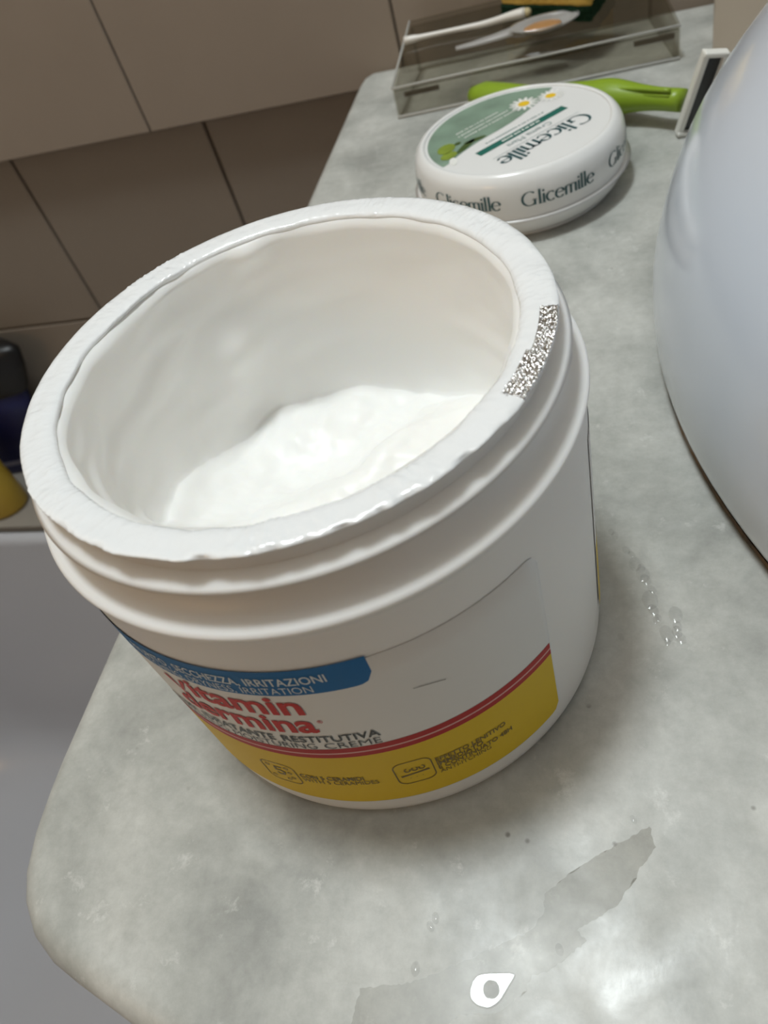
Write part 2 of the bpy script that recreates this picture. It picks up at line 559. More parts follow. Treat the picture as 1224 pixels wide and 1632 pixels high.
# ------------------------------------------------------------------ text helpers
_font_cache = {}
def text_geo(s, off=0.0):
    """flat glyph outlines of the built-in font -> (verts 2D, faces)"""
    key = (s, off)
    if key in _font_cache: return _font_cache[key]
    cu = bpy.data.curves.new('tmp_text', 'FONT')
    cu.body = s
    cu.offset = off
    cu.resolution_u = 3
    o = bpy.data.objects.new('tmp_text', cu)
    COL.objects.link(o)
    dg = bpy.context.evaluated_depsgraph_get()
    dg.update()
    me = bpy.data.meshes.new_from_object(o.evaluated_get(dg))
    V = [(v.co.x, v.co.y) for v in me.vertices]
    F = [tuple(p.vertices) for p in me.polygons]
    bpy.data.objects.remove(o); bpy.data.curves.remove(cu); bpy.data.meshes.remove(me)
    _font_cache[key] = (V, F)
    return V, F
_hv = text_geo('H')[0]
CAPH = max(v[1] for v in _hv)
def fit_text(s, x0, x1, base, cap, off=0.0, slant=0.0):
    V, F = text_geo(s, off)
    a = min(v[0] for v in V); b2 = max(v[0] for v in V)
    sx = (x1 - x0) / (b2 - a); sy = cap / CAPH
    return [(x0 + (v[0] - a) * sx + slant * v[1] * sy, base + v[1] * sy) for v in V], F

def stroke(pts, a, b):
    """broad-nib stroke: thick where it runs vertically, thin where it runs flat"""
    V, F = [], []
    pts = [Vector(p) for p in pts]
    for i, p in enumerate(pts):
        t = (pts[min(i + 1, len(pts) - 1)] - pts[max(i - 1, 0)]).normalized()
        nn = Vector((-t.y, t.x))
        h = math.sqrt((a * nn.x) ** 2 + (b * nn.y) ** 2)
        V += [p + nn * h, p - nn * h]
    for i in range(len(pts) - 1):
        F.append((2 * i, 2 * i + 1, 2 * i + 3, 2 * i + 2))
    return [(v.x, v.y) for v in V], F
def arc(cx, cy, rx, ry, a0, a1, n=18):
    return [(cx + rx * math.cos(math.radians(a0 + (a1 - a0) * k / n)), cy + ry * math.sin(math.radians(a0 + (a1 - a0) * k / n))) for k in range(n + 1)]
def serif_word():
    """the word Glicemille in a high-contrast roman, cap height 1"""
    A, B = 0.062, 0.022
    S = []
    x = 0.0
    S.append(arc(0.42, 0.5, 0.40, 0.49, 48, 318, 26)); S.append([(0.70, 0.02), (0.70, 0.40)]); S.append([(0.56, 0.40), (0.82, 0.40)])
    x = 0.98
    def l(x):
        S.append([(x, 0.0), (x, 1.04)]); S.append([(x - 0.09, 0.02), (x + 0.10, 0.02)]); return x + 0.22
    def i_(x):
        S.append([(x, 0.0), (x, 0.66)]); S.append([(x - 0.09, 0.02), (x + 0.10, 0.02)]); S.append([(x - 0.002, 0.80), (x + 0.002, 0.93)]); return x + 0.20
    x = l(x); x = i_(x)
    S.append(arc(x + 0.20, 0.33, 0.24, 0.32, 45, 315, 18)); x += 0.50
    S.append(arc(x + 0.22, 0.33, 0.24, 0.32, 12, 320, 20)); S.append([(x, 0.38), (x + 0.44, 0.38)]); x += 0.58
    for k in range(3):
        S.append([(x + 0.30 * k, 0.0), (x + 0.30 * k, 0.62)])
    for k in range(2):
        S.append(arc(x + 0.15 + 0.30 * k, 0.46, 0.15, 0.18, 180, 0, 10))
    x += 0.60 + 0.20
    x = i_(x); x = l(x); x = l(x)
    S.append(arc(x + 0.17, 0.33, 0.24, 0.32, 12, 320, 20)); S.append([(x - 0.05, 0.38), (x + 0.39, 0.38)]); x += 0.42
    V, F = [], []
    for s in S:
        v, f = stroke(s, A, B)
        k = len(V); V += v; F += [tuple(i + k for i in ff) for ff in f]
    return V, F, x
SW = serif_word()

# ------------------------------------------------------------------ open cream jar
jar = empty('cream_jar', (0, 0, 0))
tag(jar, 'large open white plastic cream jar with yellow and blue label on the marble shelf', 'jar')
RB = 53.6
prof = [(0.01, 0.05), (49.5, 0.05), (51.6, 0.5), (52.9, 1.8), (53.35, 4), (53.4, 12), (53.5, 40), (53.5, 66), (53.45, 72.4), (53.5, 73.5), (53.9, 74.0), (54.25, 74.5),
        (54.35, 75.0), (54.2, 75.5), (53.7, 75.9), (52.9, 76.15), (51.8, 76.6), (50.6, 77.4), (49.6, 78.7), (48.9, 80.2), (48.6, 82), (48.6, 87.7), (48.8, 88.1), (49.2, 88.4), (49.35, 88.9), (49.0, 89.3),
        (46.5, 89.4), (44.4, 89.2), (43.6, 88.4), (43.4, 86), (43.3, 60), (43.2, 20), (40, 16), (0.01, 15)]
V, F = lathe(prof, 192)
sharp(weld(mk('body', V, F, M['plastic'], jar)), 60)

def ridge(a0, a1, zf, r0, rr, hz, n=120):
    V, F = [], []
    for k in range(n + 1):
        t = k / n
        a = math.radians(a0 + (a1 - a0) * t)
        fade = min(1.0, t * 12, (1 - t) * 12) if abs(a1 - a0) < 359 else 1.0
        z = zf(t)
        for j in range(9):
            b2 = math.pi * j / 8 - math.pi / 2
            u_ = math.sin(b2)
            r = r0 - 0.2 + (rr * fade) * (max(0.0, 1 - u_) / 1.45 if u_ > -0.45 else max(0.0, (u_ + 1) / 0.55) ** 0.6)
            V.append((r * MM * math.cos(a), r * MM * math.sin(a), (z + hz * math.sin(b2)) * MM))
    for k in range(n):
        for j in range(8):
            F.append((k * 9 + j, (k + 1) * 9 + j, (k + 1) * 9 + j + 1, k * 9 + j + 1))
    return V, F
V, F = ridge(-200, 150, lambda t: 83.8 + 0.7 * t, 48.8, 3.5, 1.3, 200)
mk('screw_thread', V, F, M['plastic'], jar)
V, F = ridge(-14, 150, lambda t: 80.0 + 1.6 * t, 48.8, 3.2, 1.3, 100)
mk('screw_thread', V, F, M['plastic'], jar)

# remains of the sealing film on the rim
FA0, FA1 = -24.5, 1.5                       # foil stretch in degrees
def seal_fn(r, z, a, i):
    d = math.degrees(a)
    if d > 180: d -= 360
    c, s = math.cos(a), math.sin(a)
    w = nz(c * 5, s * 5, 3.0) + 0.6 * nz(c * 14, s * 14, 1.0) + 0.35 * nz(c * 45, s * 45, 6.0)
    frontness = sstep(-150, -125, d) * (1 - sstep(-34, -26, d))
    k = i / 14.0
    bump = 0.16 * nz(r * c * 0.16, r * s * 0.16, i * 0.1) + 0.13 * max(0.0, nz(r * c * 0.55, r * s * 0.55, 4.0)) + 0.05 * nz(r * c * 1.3, r * s * 1.3, 9.0)
    if i >= 11:                                   # outer lip
        r += -0.35 * frontness + 0.55 * w * (0.2 + frontness)
        z += 0.22 * frontness * (i - 10) / 4 + 0.30 * w * frontness
    elif i >= 2:
        patch = sstep(0.0, 0.35, nz(c * 3.3, s * 3.3, 12.0))
        z += bump * 1.3 + patch * (0.45 * abs(nz(r * c * 0.9, r * s * 0.9, 3.0)) + 0.28 * nz(r * c * 2.1, r * s * 2.1, 8.0))
        r += 0.25 * w * (1 - k)
        inner = 1.0 - sstep(2, 7, i)
        lft = sstep(100, 170, abs(d))
        r += inner * (0.5 * nz(c * 4 + 9, s * 4) - 0.35 * lft)
    if i <= 3:
        r += -0.1 + 0.4 * nz(c * 7, s * 7, 9.0)
    return r, z
sp = [(43.7, 88.2), (43.6, 88.5), (43.8, 88.9), (44.3, 89.25), (45.0, 89.45), (45.7, 89.55), (46.4, 89.6), (47.1, 89.6), (47.8, 89.6), (48.5, 89.65), (49.2, 89.6), (49.8, 89.45), (50.1, 89.25), (50.1, 89.0), (49.6, 88.9)]
nA = 720
keep_out = []
V, F = lathe(sp, nA, seal_fn)
P = len(sp)
F2 = []
for k in range(nA):
    d = 360.0 * k / nA
    if d > 180: d -= 360
    for i in range(P - 1):
        if FA0 <= d <= FA1 and i >= (6 if d < -12 else 7):
            continue
        F2.append(F[k * (P - 1) + i])
tag(mk('rim_seal', V, F2, M['seal'], jar), 'torn glossy white sealing film left on the rim')

# silver foil scrap: embossed grid
V, F = [], []
na, nr = 150, 26
for k in range(na + 1):
    d = FA0 - 0.5 + (FA1 - FA0 + 1.0) * k / na
    a = math.radians(d)
    for j in range(nr + 1):
        r0 = 46.2 if d < -12 else 47.0
        r = r0 + (50.05 - r0) * j / nr
        if k in (0, na): r += 0.5 * nz(j * 0.7, k)
        x, y = r * math.cos(a), r * math.sin(a)
        arcl = math.radians(d) * 48
        emb = math.sin(arcl * 6.4 + (j % 2) * 0.3 + 1.5 * nz(x, y)) * math.sin(r * 6.6 + 1.2 * nz(x * 1.3, y * 1.3, 5))
        z = 89.75 + 0.20 * emb + 0.25 * nz(x * 2.2, y * 2.2, 2) - (0.35 if j == nr else 0.0)
        if k < 14: z -= (14 - k) * 0.035 * (j / nr)
        V.append((x * MM, y * MM, z * MM))
for k in range(na):
    for j in range(nr):
        F.append((k * (nr + 1) + j, (k + 1) * (nr + 1) + j, (k + 1) * (nr + 1) + j + 1, k * (nr + 1) + j + 1))
tag(mk('foil_scrap', V, F, M['foil'], jar), 'crinkled silver foil scrap stuck on the rim')

# ---- label
def wrap(pts, R):
    return [(R * MM * math.cos(math.radians(t)), R * MM * math.sin(math.radians(t)), z * MM) for t, z in pts]
def band(t0, t1, z0, z1, R, round_=None, n=90, m_=8, back=False):
    """sheet on the body; round_ = (which, radius mm) rounds right-hand corners"""
    V, F = [], []
    for k in range(n + 1):
        t = t0 + (t1 - t0) * k / n
        lo, hi = z0, z1
        if round_:
            which, rad = round_
            dist = (t1 - t) * math.pi / 180 * R
            if dist < rad:
                cut = rad - math.sqrt(max(0, rad * rad - (rad - dist) ** 2))
                if 'b' in which: lo = z0 + cut
                if 't' in which: hi = z1 - cut
        for j in range(m_ + 1):
            V.append((R * MM * math.cos(math.radians(t)), R * MM * math.sin(math.radians(t)), (lo + (hi - lo) * j / m_) * MM))
    for k in range(n):
        for j in range(m_):
            F.append((k * (m_ + 1) + j, (k + 1) * (m_ + 1) + j, (k + 1) * (m_ + 1) + j + 1, k * (m_ + 1) + j + 1))
    return V, F
LT0, LT1 = -208.0, -33.0
V, F = band(LT0, LT1, 8.6, 63.6, RB + 0.02, ('bt', 3.0), 140)
lab = mk('label', V, F, M['label'], jar)
def solid(o, th):
    md = o.modifiers.new('thickness', 'SOLIDIFY'); md.thickness = th; md.offset = 1
for o_ in (lab,): solid(o_, 0.00008)
R1 = RB + 0.14
def lab_part(name, V, F, mat, label=None):
    o = mk(name, V, F, mat, lab)
    if label: o['label'] = label
    return o
V, F = band(LT0 + 3, -69.0, 56.4, 64.4, R1, ('b', 3.2), 110); lab_part('blue_band', V, F, M['blue'])
V, F = band(LT0 + 0.5, LT1 - 0.3, 8.9, 31.1, R1, ('b', 2.2), 140); lab_part('yellow_band', V, F, M['yellow'])
for z0, z1 in ((33.2, 35.0), (31.1, 32.7)):
    V, F = band(LT0 + 0.5, LT1 - 0.3, z0, z1, R1 + 0.01, None, 140, 1); lab_part('red_stripe', V, F, M['red'])
V, F = band(LT0 + 0.5, LT1 - 0.3, 32.7, 33.2, R1 + 0.01, None, 140, 1); lab_part('pale_stripe', V, F, plain('print_pale_red', (0.62, 0.34, 0.30), 0.42))

R2 = RB + 0.24
def jtext(s, t0, t1, base, cap, mat, off=0.0, slant=0.0):
    V, F = fit_text(s, math.radians(t0) * R2, math.radians(t1) * R2, base, cap, off, slant)
    lab_part('lettering', wrap([(math.degrees(x / R2), y) for x, y in V], R2), F, mat).data.polygons.foreach_set('use_smooth', [False] * len(F))
jtext('PRURITO,', -119.5, -109.0, 59.9, 2.3, M['white_ink'], 0.012)
jtext('SECCHEZZA,', -107.8, -93.3, 59.9, 2.3, M['white_ink'], 0.012)
jtext('IRRITAZIONI', -92.2, -76.9, 59.9, 2.3, M['white_ink'], 0.012)
jtext('ITCHING,', -117.0, -107.0, 57.1, 2.1, M['white_ink'], -0.004)
jtext('DRYNESS,', -106.0, -95.2, 57.1, 2.1, M['white_ink'], -0.004)
jtext('IRRITATION', -94.0, -80.2, 57.1, 2.1, M['white_ink'], -0.004)
vx = math.radians(-114.3) * R2
v_, f_ = stroke([(vx, 54.5), (vx + 2.05, 49.75), (vx + 4.1, 54.5)], 0.62, 0.62)
lab_part('lettering', wrap([(math.degrees(x / R2), y) for x, y in v_], R2), f_, M['redtext'])
jtext('itamin', -109.0, -84.4, 49.6, 6.3, M['redtext'], 0.026)
jtext('dermina', -115.5, -83.9, 42.6, 6.3, M['redtext'], 0.026)
jtext('\u00ae', -83.3, -82.2, 46.0, 1.0, M['redtext'], 0.01)
jtext('CREMA', -123.0, -114.5, 38.3, 2.4, M['black'], 0.016)
jtext('IDRATANTE', -113.0, -94.8, 38.3, 2.4, M['black'], 0.016)
jtext('RESTITUTIVA', -93.2, -73.0, 38.3, 2.4, M['black'], 0.016)
jtext('REPAIRING', -123.0, -107.5, 35.5, 2.2, M['black'], -0.006)
jtext('MOISTURING', -106.0, -86.8, 35.5, 2.2, M['black'], -0.006)
jtext('CREME', -85.1, -73.4, 35.5, 2.2, M['black'], -0.006)
jtext('CON 5 CERAMIDI', -96.2, -81.5, 20.1, 1.7, M['olive_ink'], 0.02)
jtext('WITH 5 CERAMIDES', -96.2, -78.7, 18.0, 1.7, M['olive_ink'], 0.0)
jtext('EFFETTO LENITIVO', -65.4, -48.6, 21.4, 1.55, M['olive_ink'], 0.02)
jtext('IMMEDIATO', -65.4, -54.6, 19.6, 1.55, M['olive_ink'], 0.02)
jtext('E CONTINUATO 48H', -65.4, -47.4, 17.8, 1.55, M['olive_ink'], 0.02)
jtext('ANTI-ITCHING', -65.4, -53.2, 16.0, 1.5, M['olive_ink'], -0.002)

def icon(t0, t1, z0, z1, kind):
    """outlined rounded square with a small pictogram; local mm coordinates wrapped on the body"""
    W_ = math.radians(t1 - t0) * R2; H_ = z1 - z0
    S = []
    rr = 2.0
    loop = []
    for cx, cy, a0 in ((W_ - rr, rr, -90), (W_ - rr, H_ - rr, 0), (rr, H_ - rr, 90), (rr, rr, 180)):
        loop += arc(cx, cy, rr, rr, a0, a0 + 90, 6)
    loop.append(loop[0])
    S.append((loop, 0.13))
    if kind == 'skin':
        S.append(([(0.9, 3.6), (W_ - 0.9, 4.4)], 0.32))
        for cx in (2.6, 4.1, 5.6):
            S.append((arc(cx, 6.0, 0.55, 0.75, 40 + cx * 20, 330 + cx * 20, 10), 0.16))
        for cx in (2.5, 3.8, 5.1): S.append(([(cx, 2.4), (cx + 0.15, 2.5)], 0.12))
    else:
        five = [(4.9, 7.4), (3.2, 7.4), (3.05, 5.7), (4.2, 5.95), (4.9, 5.2), (4.5, 4.0), (3.4, 3.7), (2.8, 4.3)]
        S.append((five, 0.30))
        for cx, cy in ((1.6, 7.6), (6.1, 7.7), (1.5, 2.2), (6.3, 3.0), (5.0, 1.9), (6.2, 5.4)):
            S.append((arc(cx, cy, 0.5, 0.5, 0, 330, 8), 0.12))
    V, F = [], []
    for s, w in S:
        v, f = stroke(s, w, w)
        k = len(V); V += v; F += [tuple(i + k for i in ff) for ff in f]
    lab_part('icon', wrap([(t0 + math.degrees(x / R2), z0 + y) for x, y in V], R2), F, M['olive_ink'])
icon(-74.6, -66.3, 15.3, 24.8, 'skin')
icon(-105.4, -97.0, 15.3, 24.8, 'five')
# hairline scuffs on the label
for pts in ([(-63.6, 50.3), (-61, 49.8), (-57.4, 48.7)],):
    v, f = stroke([(math.radians(t) * R2, z) for t, z in pts], 0.09, 0.09)
    lab_part('scuff', wrap([(math.degrees(x / R2), y) for x, y in v], R2), f, plain('scuff_grey', (0.22, 0.21, 0.20), 0.6))

# label on the back, its edge shows at the right side
V, F = band(-4.0, 140.0, 8.6, 63.6, RB + 0.02, None, 120)
lab = mk('label', V, F, M['label'], jar); solid(lab, 0.00008)
V, F = band(-3.7, 139.7, 8.9, 31.1, R1, None, 120); lab_part('yellow_band', V, F, M['yellow'])

# ------------------------------------------------------------------ cream in the jar
def floor_h(x, y):
    """height of the cream (mm)"""
    # camera side is towards (+0.47,-0.88)
    f = 0.47 * x - 0.88 * y
    s = 0.88 * x + 0.47 * y                       # to the right as seen
    h = 46.0
    crest = -4.0 + 5.0 * nz(s * 0.06, 1.3) - 0.18 * s
    h += 7.5 * sstep(crest - 10, crest + 8, f)
    h -= 3.5 * math.exp(-((f - crest + 16) / 8.0) ** 2) * sstep(-25, 0, s)
    h += 2.2 * nz(x * 0.07, y * 0.07, 2.0) + 0.9 * nz(x * 0.17, y * 0.17, 5.0) + 0.35 * nz(x * 0.4, y * 0.4, 8.0)
    h += 3.0 * math.exp(-((s - 10) / 9.0) ** 2 - ((f - crest - 2) / 6.0) ** 2)
    h += 10.0 * sstep(18, 42, -s)
    return h
V, F = [], []
NA = 200
zt = 88.5
NW, NF = 40, 48
for k in range(NA):
    a = 2 * math.pi * k / NA
    c, s_ = math.cos(a), math.sin(a)
    sidev = 0.88 * c + 0.47 * s_                 # -1 = left as seen
    fv = 0.47 * c - 0.88 * s_
    left = sstep(0.1, 0.8, -sidev)
    back_left = math.exp(-((math.degrees(a) - 133) / 10.0) ** 2)
    hf = floor_h(c * 40, s_ * 40)
    for i in range(NW):
        t = i / (NW - 1)
        z = zt + (hf - zt) * t
        u = math.degrees(a) * 0.75
        sm = nz(u * 0.05, z * 0.10, 3.0) * 0.9 + nz(u * 0.09 + z * 0.05, z * 0.22, 7.0) * 0.55
        th = 0.45 + (0.6 + 0.7 * left) * max(0.0, 0.55 + sm) + 1.6 * left * t
        th += 4.0 * back_left * math.exp(-((z - 66) / 6.0) ** 2) + 1.6 * math.exp(-((math.degrees(a) - 140) / 9.0) ** 2 - ((z - 58) / 6.0) ** 2)
        th += 1.3 * math.exp(-((math.degrees(a) - 117) / 5.0) ** 2 - ((z - 85.5) / 2.2) ** 2)
        th += 3.2 * t ** 7
        if i == 0: th = -0.6
        r = 43.2 - th
        V.append((r * c * MM, r * s_ * MM, z * MM))
    r_end = r
    for i in range(1, NF):
        t = i / (NF - 1)
        rr = r_end * (1 - t) + 0.001
        x, y = rr * c, rr * s_
        h = floor_h(x, y)
        h = h + (hf - h) * (1 - sstep(0, 0.12, t))
        V.append((x * MM, y * MM, h * MM))
PP = NW + NF - 1
for k in range(NA):
    k2 = (k + 1) % NA
    for i in range(PP - 1):
        F.append((k * PP + i, k2 * PP + i, k2 * PP + i + 1, k * PP + i + 1))
cream = mk('cream', V, F, M['cream'])
weld(cream, 1e-6)
for p_ in cream.data.polygons: p_.use_smooth = True
tag(cream, 'thick white cream filling the lower half of the open jar and smeared up its inside', 'cream')

# ------------------------------------------------------------------ flat round cream tin
tin = empty('cream_tin', (0.0230, 0.2183, 0.0))
tag(tin, 'low round white cream tin with green lettering behind the big open jar', 'tin')
V, F = lathe(cr([(0.01, 0.1), (35, 0.1), (38.2, 0.8), (41, 3.2), (42.4, 6.5), (42.7, 9.2), (42.2, 9.6), (0.01, 9.6)], 4), 120)
weld(mk('base', V, F, M['tin'], tin))
V, F = lathe(cr([(42.0, 9.9), (43.0, 9.9), (43.25, 11), (43.4, 16), (43.2, 20.5), (42.3, 24), (40.6, 26.3), (39.2, 27.1), (38.2, 27.0), (37.8, 26.5), (37.2, 26.4), (0.01, 26.4)], 4), 120)
lid = weld(mk('lid', V, F, M['tin'], tin))
def lidp(name, V, F, mat):
    return mk(name, V, F, mat, lid, smooth=False)
# lettering around the side
sv, sf, sw = SW
RS = 43.62
for k in range(7):
    c0 = -84.5 + 51.6 * k
    sc_x = math.radians(39.5) * RS / sw
    pts = []
    for x, y in sv:
        z = 14.8 + y * 5.6
        # follow the bulge of the lid
        rr = RS if z < 17.5 else RS - 0.0045 * (z - 17.5) ** 2.2
        a = math.radians(c0) + x * sc_x / RS
        pts.append((rr * MM * math.cos(a), rr * MM * math.sin(a), z * MM))
    lidp('lettering', pts, sf, M['teal'])
# print on the top, in (u along the words, v towards the letter tops)
du = Vector((-0.74, -0.67)).normalized(); dv = Vector((-du.y, du.x))
def top(pts, lvl=0):
    z = 26.44 + 0.06 * lvl
    out = []
    for u, v in pts:
        q = du * u + dv * v
        out.append((q.x * MM, q.y * MM, z * MM))
    return out
def poly(pts, mat, lvl, name='print'):
    lidp(name, top(pts, lvl), [tuple(range(len(pts)))], mat)
RP = 36.6
edge = []
for k in range(41):
    t = k / 40
    u = -27.5 + 62 * t
    v = -5.0 + 9.0 * ((u - 8) / 36.0) ** 2 * (1.0 if u > 8 else -0.9)
    if math.hypot(u, v) < RP: edge.append((u, v))
a_s = math.degrees(math.atan2(edge[-1][1], edge[-1][0])); a_e = math.degrees(math.atan2(edge[0][1], edge[0][0]))
if a_e > a_s: a_e -= 360
arcp = [(RP * math.cos(math.radians(a_s + (a_e - a_s) * k / 40)), RP * math.sin(math.radians(a_s + (a_e - a_s) * k / 40))) for k in range(41)]
poly(edge + arcp, M['sage'], 0, 'green_print')
# leaves and olives
def ell(cx, cy, rx, ry, rot=0, n=24):
    cr_, sr = math.cos(math.radians(rot)), math.sin(math.radians(rot))
    return [(cx + rx * math.cos(2 * math.pi * k / n) * cr_ - ry * math.sin(2 * math.pi * k / n) * sr,
             cy + rx * math.cos(2 * math.pi * k / n) * sr + ry * math.sin(2 * math.pi * k / n) * cr_) for k in range(n)]
poly(ell(20.5, -6.5, 6.5, 1.6, 20), M['olive_dark'], 1, 'leaf_print')
poly(ell(15.0, -7.5, 5.0, 1.4, -15), M['olive_dark'], 1, 'leaf_print')
poly(ell(26.5, -12.0, 4.6, 3.6, 30), M['olive_green'], 2, 'olive_print')
poly(ell(29.5, -6.0, 3.8, 3.0, 10), M['olive_green'], 2, 'olive_print')
poly(ell(21.0, -11.5, 1.6, 1.2, 10), M['olive_dark'], 2, 'leaf_print')
poly(ell(31.5, 0.0, 3.4, 1.6, 60), M['petal'], 2, 'petal_print')
for cx, cy, r in ((-16.5, -14.5, 6.2), (-27.0, -9.5, 5.6)):
    for k in range(13):
        a = 360 / 13 * k
        poly(ell(cx + 0.62 * r * math.cos(math.radians(a)), cy + 0.62 * r * math.sin(math.radians(a)), r * 0.42, r * 0.13, a, 10), M['petal'], 2, 'petal_print')
    poly(ell(cx, cy, r * 0.40, r * 0.40), M['daisy'], 3, 'daisy_print')
poly([(-22.5, 2.6), (22.5, 2.6), (22.5, 6.6), (-22.5, 6.6)], M['green_bar'], 1, 'green_bar')
for v in (13.3,):
    poly([(-22, v), (22, v), (22, v + 0.25), (-22, v + 0.25)], M['grey_ink'], 1, 'line_print')
def ttext(s, u0, u1, base, cap, mat, off=0.0, lvl=2):
    V, F = fit_text(s, u0, u1, base, cap, off)
    lidp('lettering', top(V, lvl), F, mat)
ttext('Crema Mani', -10.5, 11.5, 8.6, 2.9, M['grey_ink'], 0.0)
# lines of print too fine to read
random.seed(3)
def fine_line(u0, u1, v, h, mat):
    pts_v, fs, u = [], [], u0
    while u < u1:
        w = random.uniform(0.5, 1.1)
        k = len(pts_v)
        pts_v += [(u, v), (u + w, v), (u + w, v + h), (u, v + h)]
        fs.append((k, k + 1, k + 2, k + 3))
        u += w + random.choice((0.35, 0.35, 0.35, 0.9))
    lidp('fine_print', top(pts_v, 2), fs, mat)
fine_line(-9, 10, 3.9, 1.3, M['petal'])
fine_line(-15, 15, -0.6, 0.9, M['grey_ink'])
fine_line(-12, 16, -13.5, 0.8, M['petal'])
fine_line(-9, 17, -16.5, 0.8, M['petal'])
fine_line(-6, 16, -19.5, 0.8, M['petal'])
scw = 43.5 / sw
lidp('lettering', top([(-21.5 + x * scw, 15.0 + y * 8.6) for x, y in sv], 2), sf, M['teal'])

# ------------------------------------------------------------------ lime razor lying on its side
raz = empty('razor', (0.0885, 0.247, 0.0))
tag(raz, 'lime green disposable razor with a white head lying between tin and basin', 'razor')
O = Vector((0.0885, 0.247, 0.0))
tip = Vector((-0.006, 0.311, 0.0065)); hd = Vector((0.0905, 0.2505, 0.0115))
ax = (hd - tip); Ln = ax.length; ax.normalize()
sd = ax.cross(Vector((0, 0, 1))).normalized()
def hp(t, o_s=0.0, o_z=0.0):
    bend = 0.0015 * math.sin(t * math.pi * 2)
    return tip + ax * (Ln * t) + sd * (o_s + bend) + Vector((0, 0, o_z)) - O
pts, rad = [], []
for k in range(29):
    t = k / 28
    pts.append(hp(t, 0, 0.0005))
    w = 0.0068 - 0.0020 * sstep(0.70, 0.92, t) + 0.0012 * math.exp(-((t - 0.68) / 0.08) ** 2) - 0.0026 * (1 - sstep(0, 0.07, t)) - 0.0012 * math.exp(-((t - 0.35) / 0.12) ** 2)
    rad.append(w)
V, F = tube(pts, rad, 16, 0.95)
mk('handle', V, F, M['lime'], raz)
# raised ridges and cross rib along the handle flank
for oz in (0.0050, 0.0028):
    pp = [hp(0.66 + 0.30 * k / 12, 0.0032, oz + 0.0006) for k in range(13)]
    V, F = tube(pp, 0.0009, 8)
    mk('handle_ridge', V, F, M['lime'], raz)
pp = [hp(0.70, 0.0030, 0.001 + 0.0008 * k) for k in range(8)]
V, F = tube(pp, 0.0009, 8)
mk('handle_ridge', V, F, M['lime'], raz)
# head: white frame standing upright, dark blades to the right of the near bar
hb = Vector((0.0885, 0.244, 0.0012)); ht = Vector((0.0975, 0.2395, 0.0342))
hx = (ht - hb); HL = hx.length; hx.normalize()
hn = Vector((1, 0.22, 0)); hn = (hn - hx * hn.dot(hx)).normalized()
fwd_ = hn.cross(hx).normalized()
if fwd_.y > 0: fwd_ = -fwd_
def hbox(name, c, sx, sy, sz, mat, bev=0.0006):
    V, F = box_mesh(sx, sy, sz, bev, 2)
    V = [c + fwd_ * v.x + hn * v.y + hx * v.z - O for v in V]
    return mk(name, V, F, mat, raz, smooth=False)
mid = (hb + ht) / 2
hbox('head_frame', mid, 0.0040, 0.0026, HL, M['razor_white'])
hbox('head_frame', mid + hn * 0.0078 + fwd_ * 0.0015, 0.0024, 0.0022, HL, M['razor_white'])
hbox('head_cap', ht - hx * 0.0008 + hn * 0.0038 + fwd_ * 0.0007, 0.0040, 0.0100, 0.0020, M['razor_white'])
hbox('head_cap', hb + hx * 0.0008 + hn * 0.0038 + fwd_ * 0.0007, 0.0040, 0.0100, 0.0020, M['razor_white'])
hbox('blade_plate', mid + hn * 0.0040 - fwd_ * 0.0004, 0.0014, 0.0060, HL - 0.003, M['razor_dark'], 0.0002)

# ------------------------------------------------------------------ clear acrylic riser
riser = empty('acrylic_tray', (0.0213, 0.352, 0.0), math.radians(3.4))
tag(riser, 'clear acrylic tray with a sloping top standing against the tiled wall', 'tray')
TX, TY0, TY1 = 0.0718, -0.0315, 0.0325
HF, HB = 0.016, 0.0265
def hexa(p):
    return [Vector(q) for q in p], [(0, 3, 2, 1), (4, 5, 6, 7), (0, 1, 5, 4), (1, 2, 6, 5), (2, 3, 7, 6), (3, 0, 4, 7)]
T = 0.0025
def hz(y): return HF + (HB - HF) * (y - TY0) / (TY1 - TY0)
def quadbox(name, x0, x1, y0, y1, zlo, zhi, mat):
    V, F = hexa([(x0, y0, zlo(y0)), (x1, y0, zlo(y0)), (x1, y1, zlo(y1)), (x0, y1, zlo(y1)), (x0, y0, zhi(y0)), (x1, y0, zhi(y0)), (x1, y1, zhi(y1)), (x0, y1, zhi(y1))])
    for v in V: v.x *= 1 - 0.088 * (v.y - TY0) / (TY1 - TY0)
    bm = bmesh.new()
    vs_ = [bm.verts.new(v) for v in V]
    for f in F: bm.faces.new([vs_[i] for i in f])
    bmesh.ops.bevel(bm, geom=list(bm.edges), offset=0.0005, segments=2, affect='EDGES')
    me = bpy.data.meshes.new(name); bm.to_mesh(me); bm.free()
    me.materials.append(mat)
    o = bpy.data.objects.new(name, me); COL.objects.link(o); o.parent = riser
    return o
z0 = lambda y: 0.0003
quadbox('top_plate', -TX, TX, TY0, TY1, lambda y: hz(y) - T, hz, M['acrylic'])
quadbox('front_panel', -TX, TX, TY0, TY0 + T, z0, lambda y: hz(y) - T - 0.0001, M['acrylic'])
quadbox('back_panel', -TX, TX, TY1 - T, TY1, z0, lambda y: hz(y) - T - 0.0001, M['acrylic'])
for sx in (-1, 1):
    a_, b_ = sorted((sx * TX, sx * (TX - T)))
    quadbox('side_panel', a_, b_, TY0 + T + 0.0001, TY1 - T - 0.0001, z0, lambda y: hz(y) - T - 0.0001, M['acrylic'])
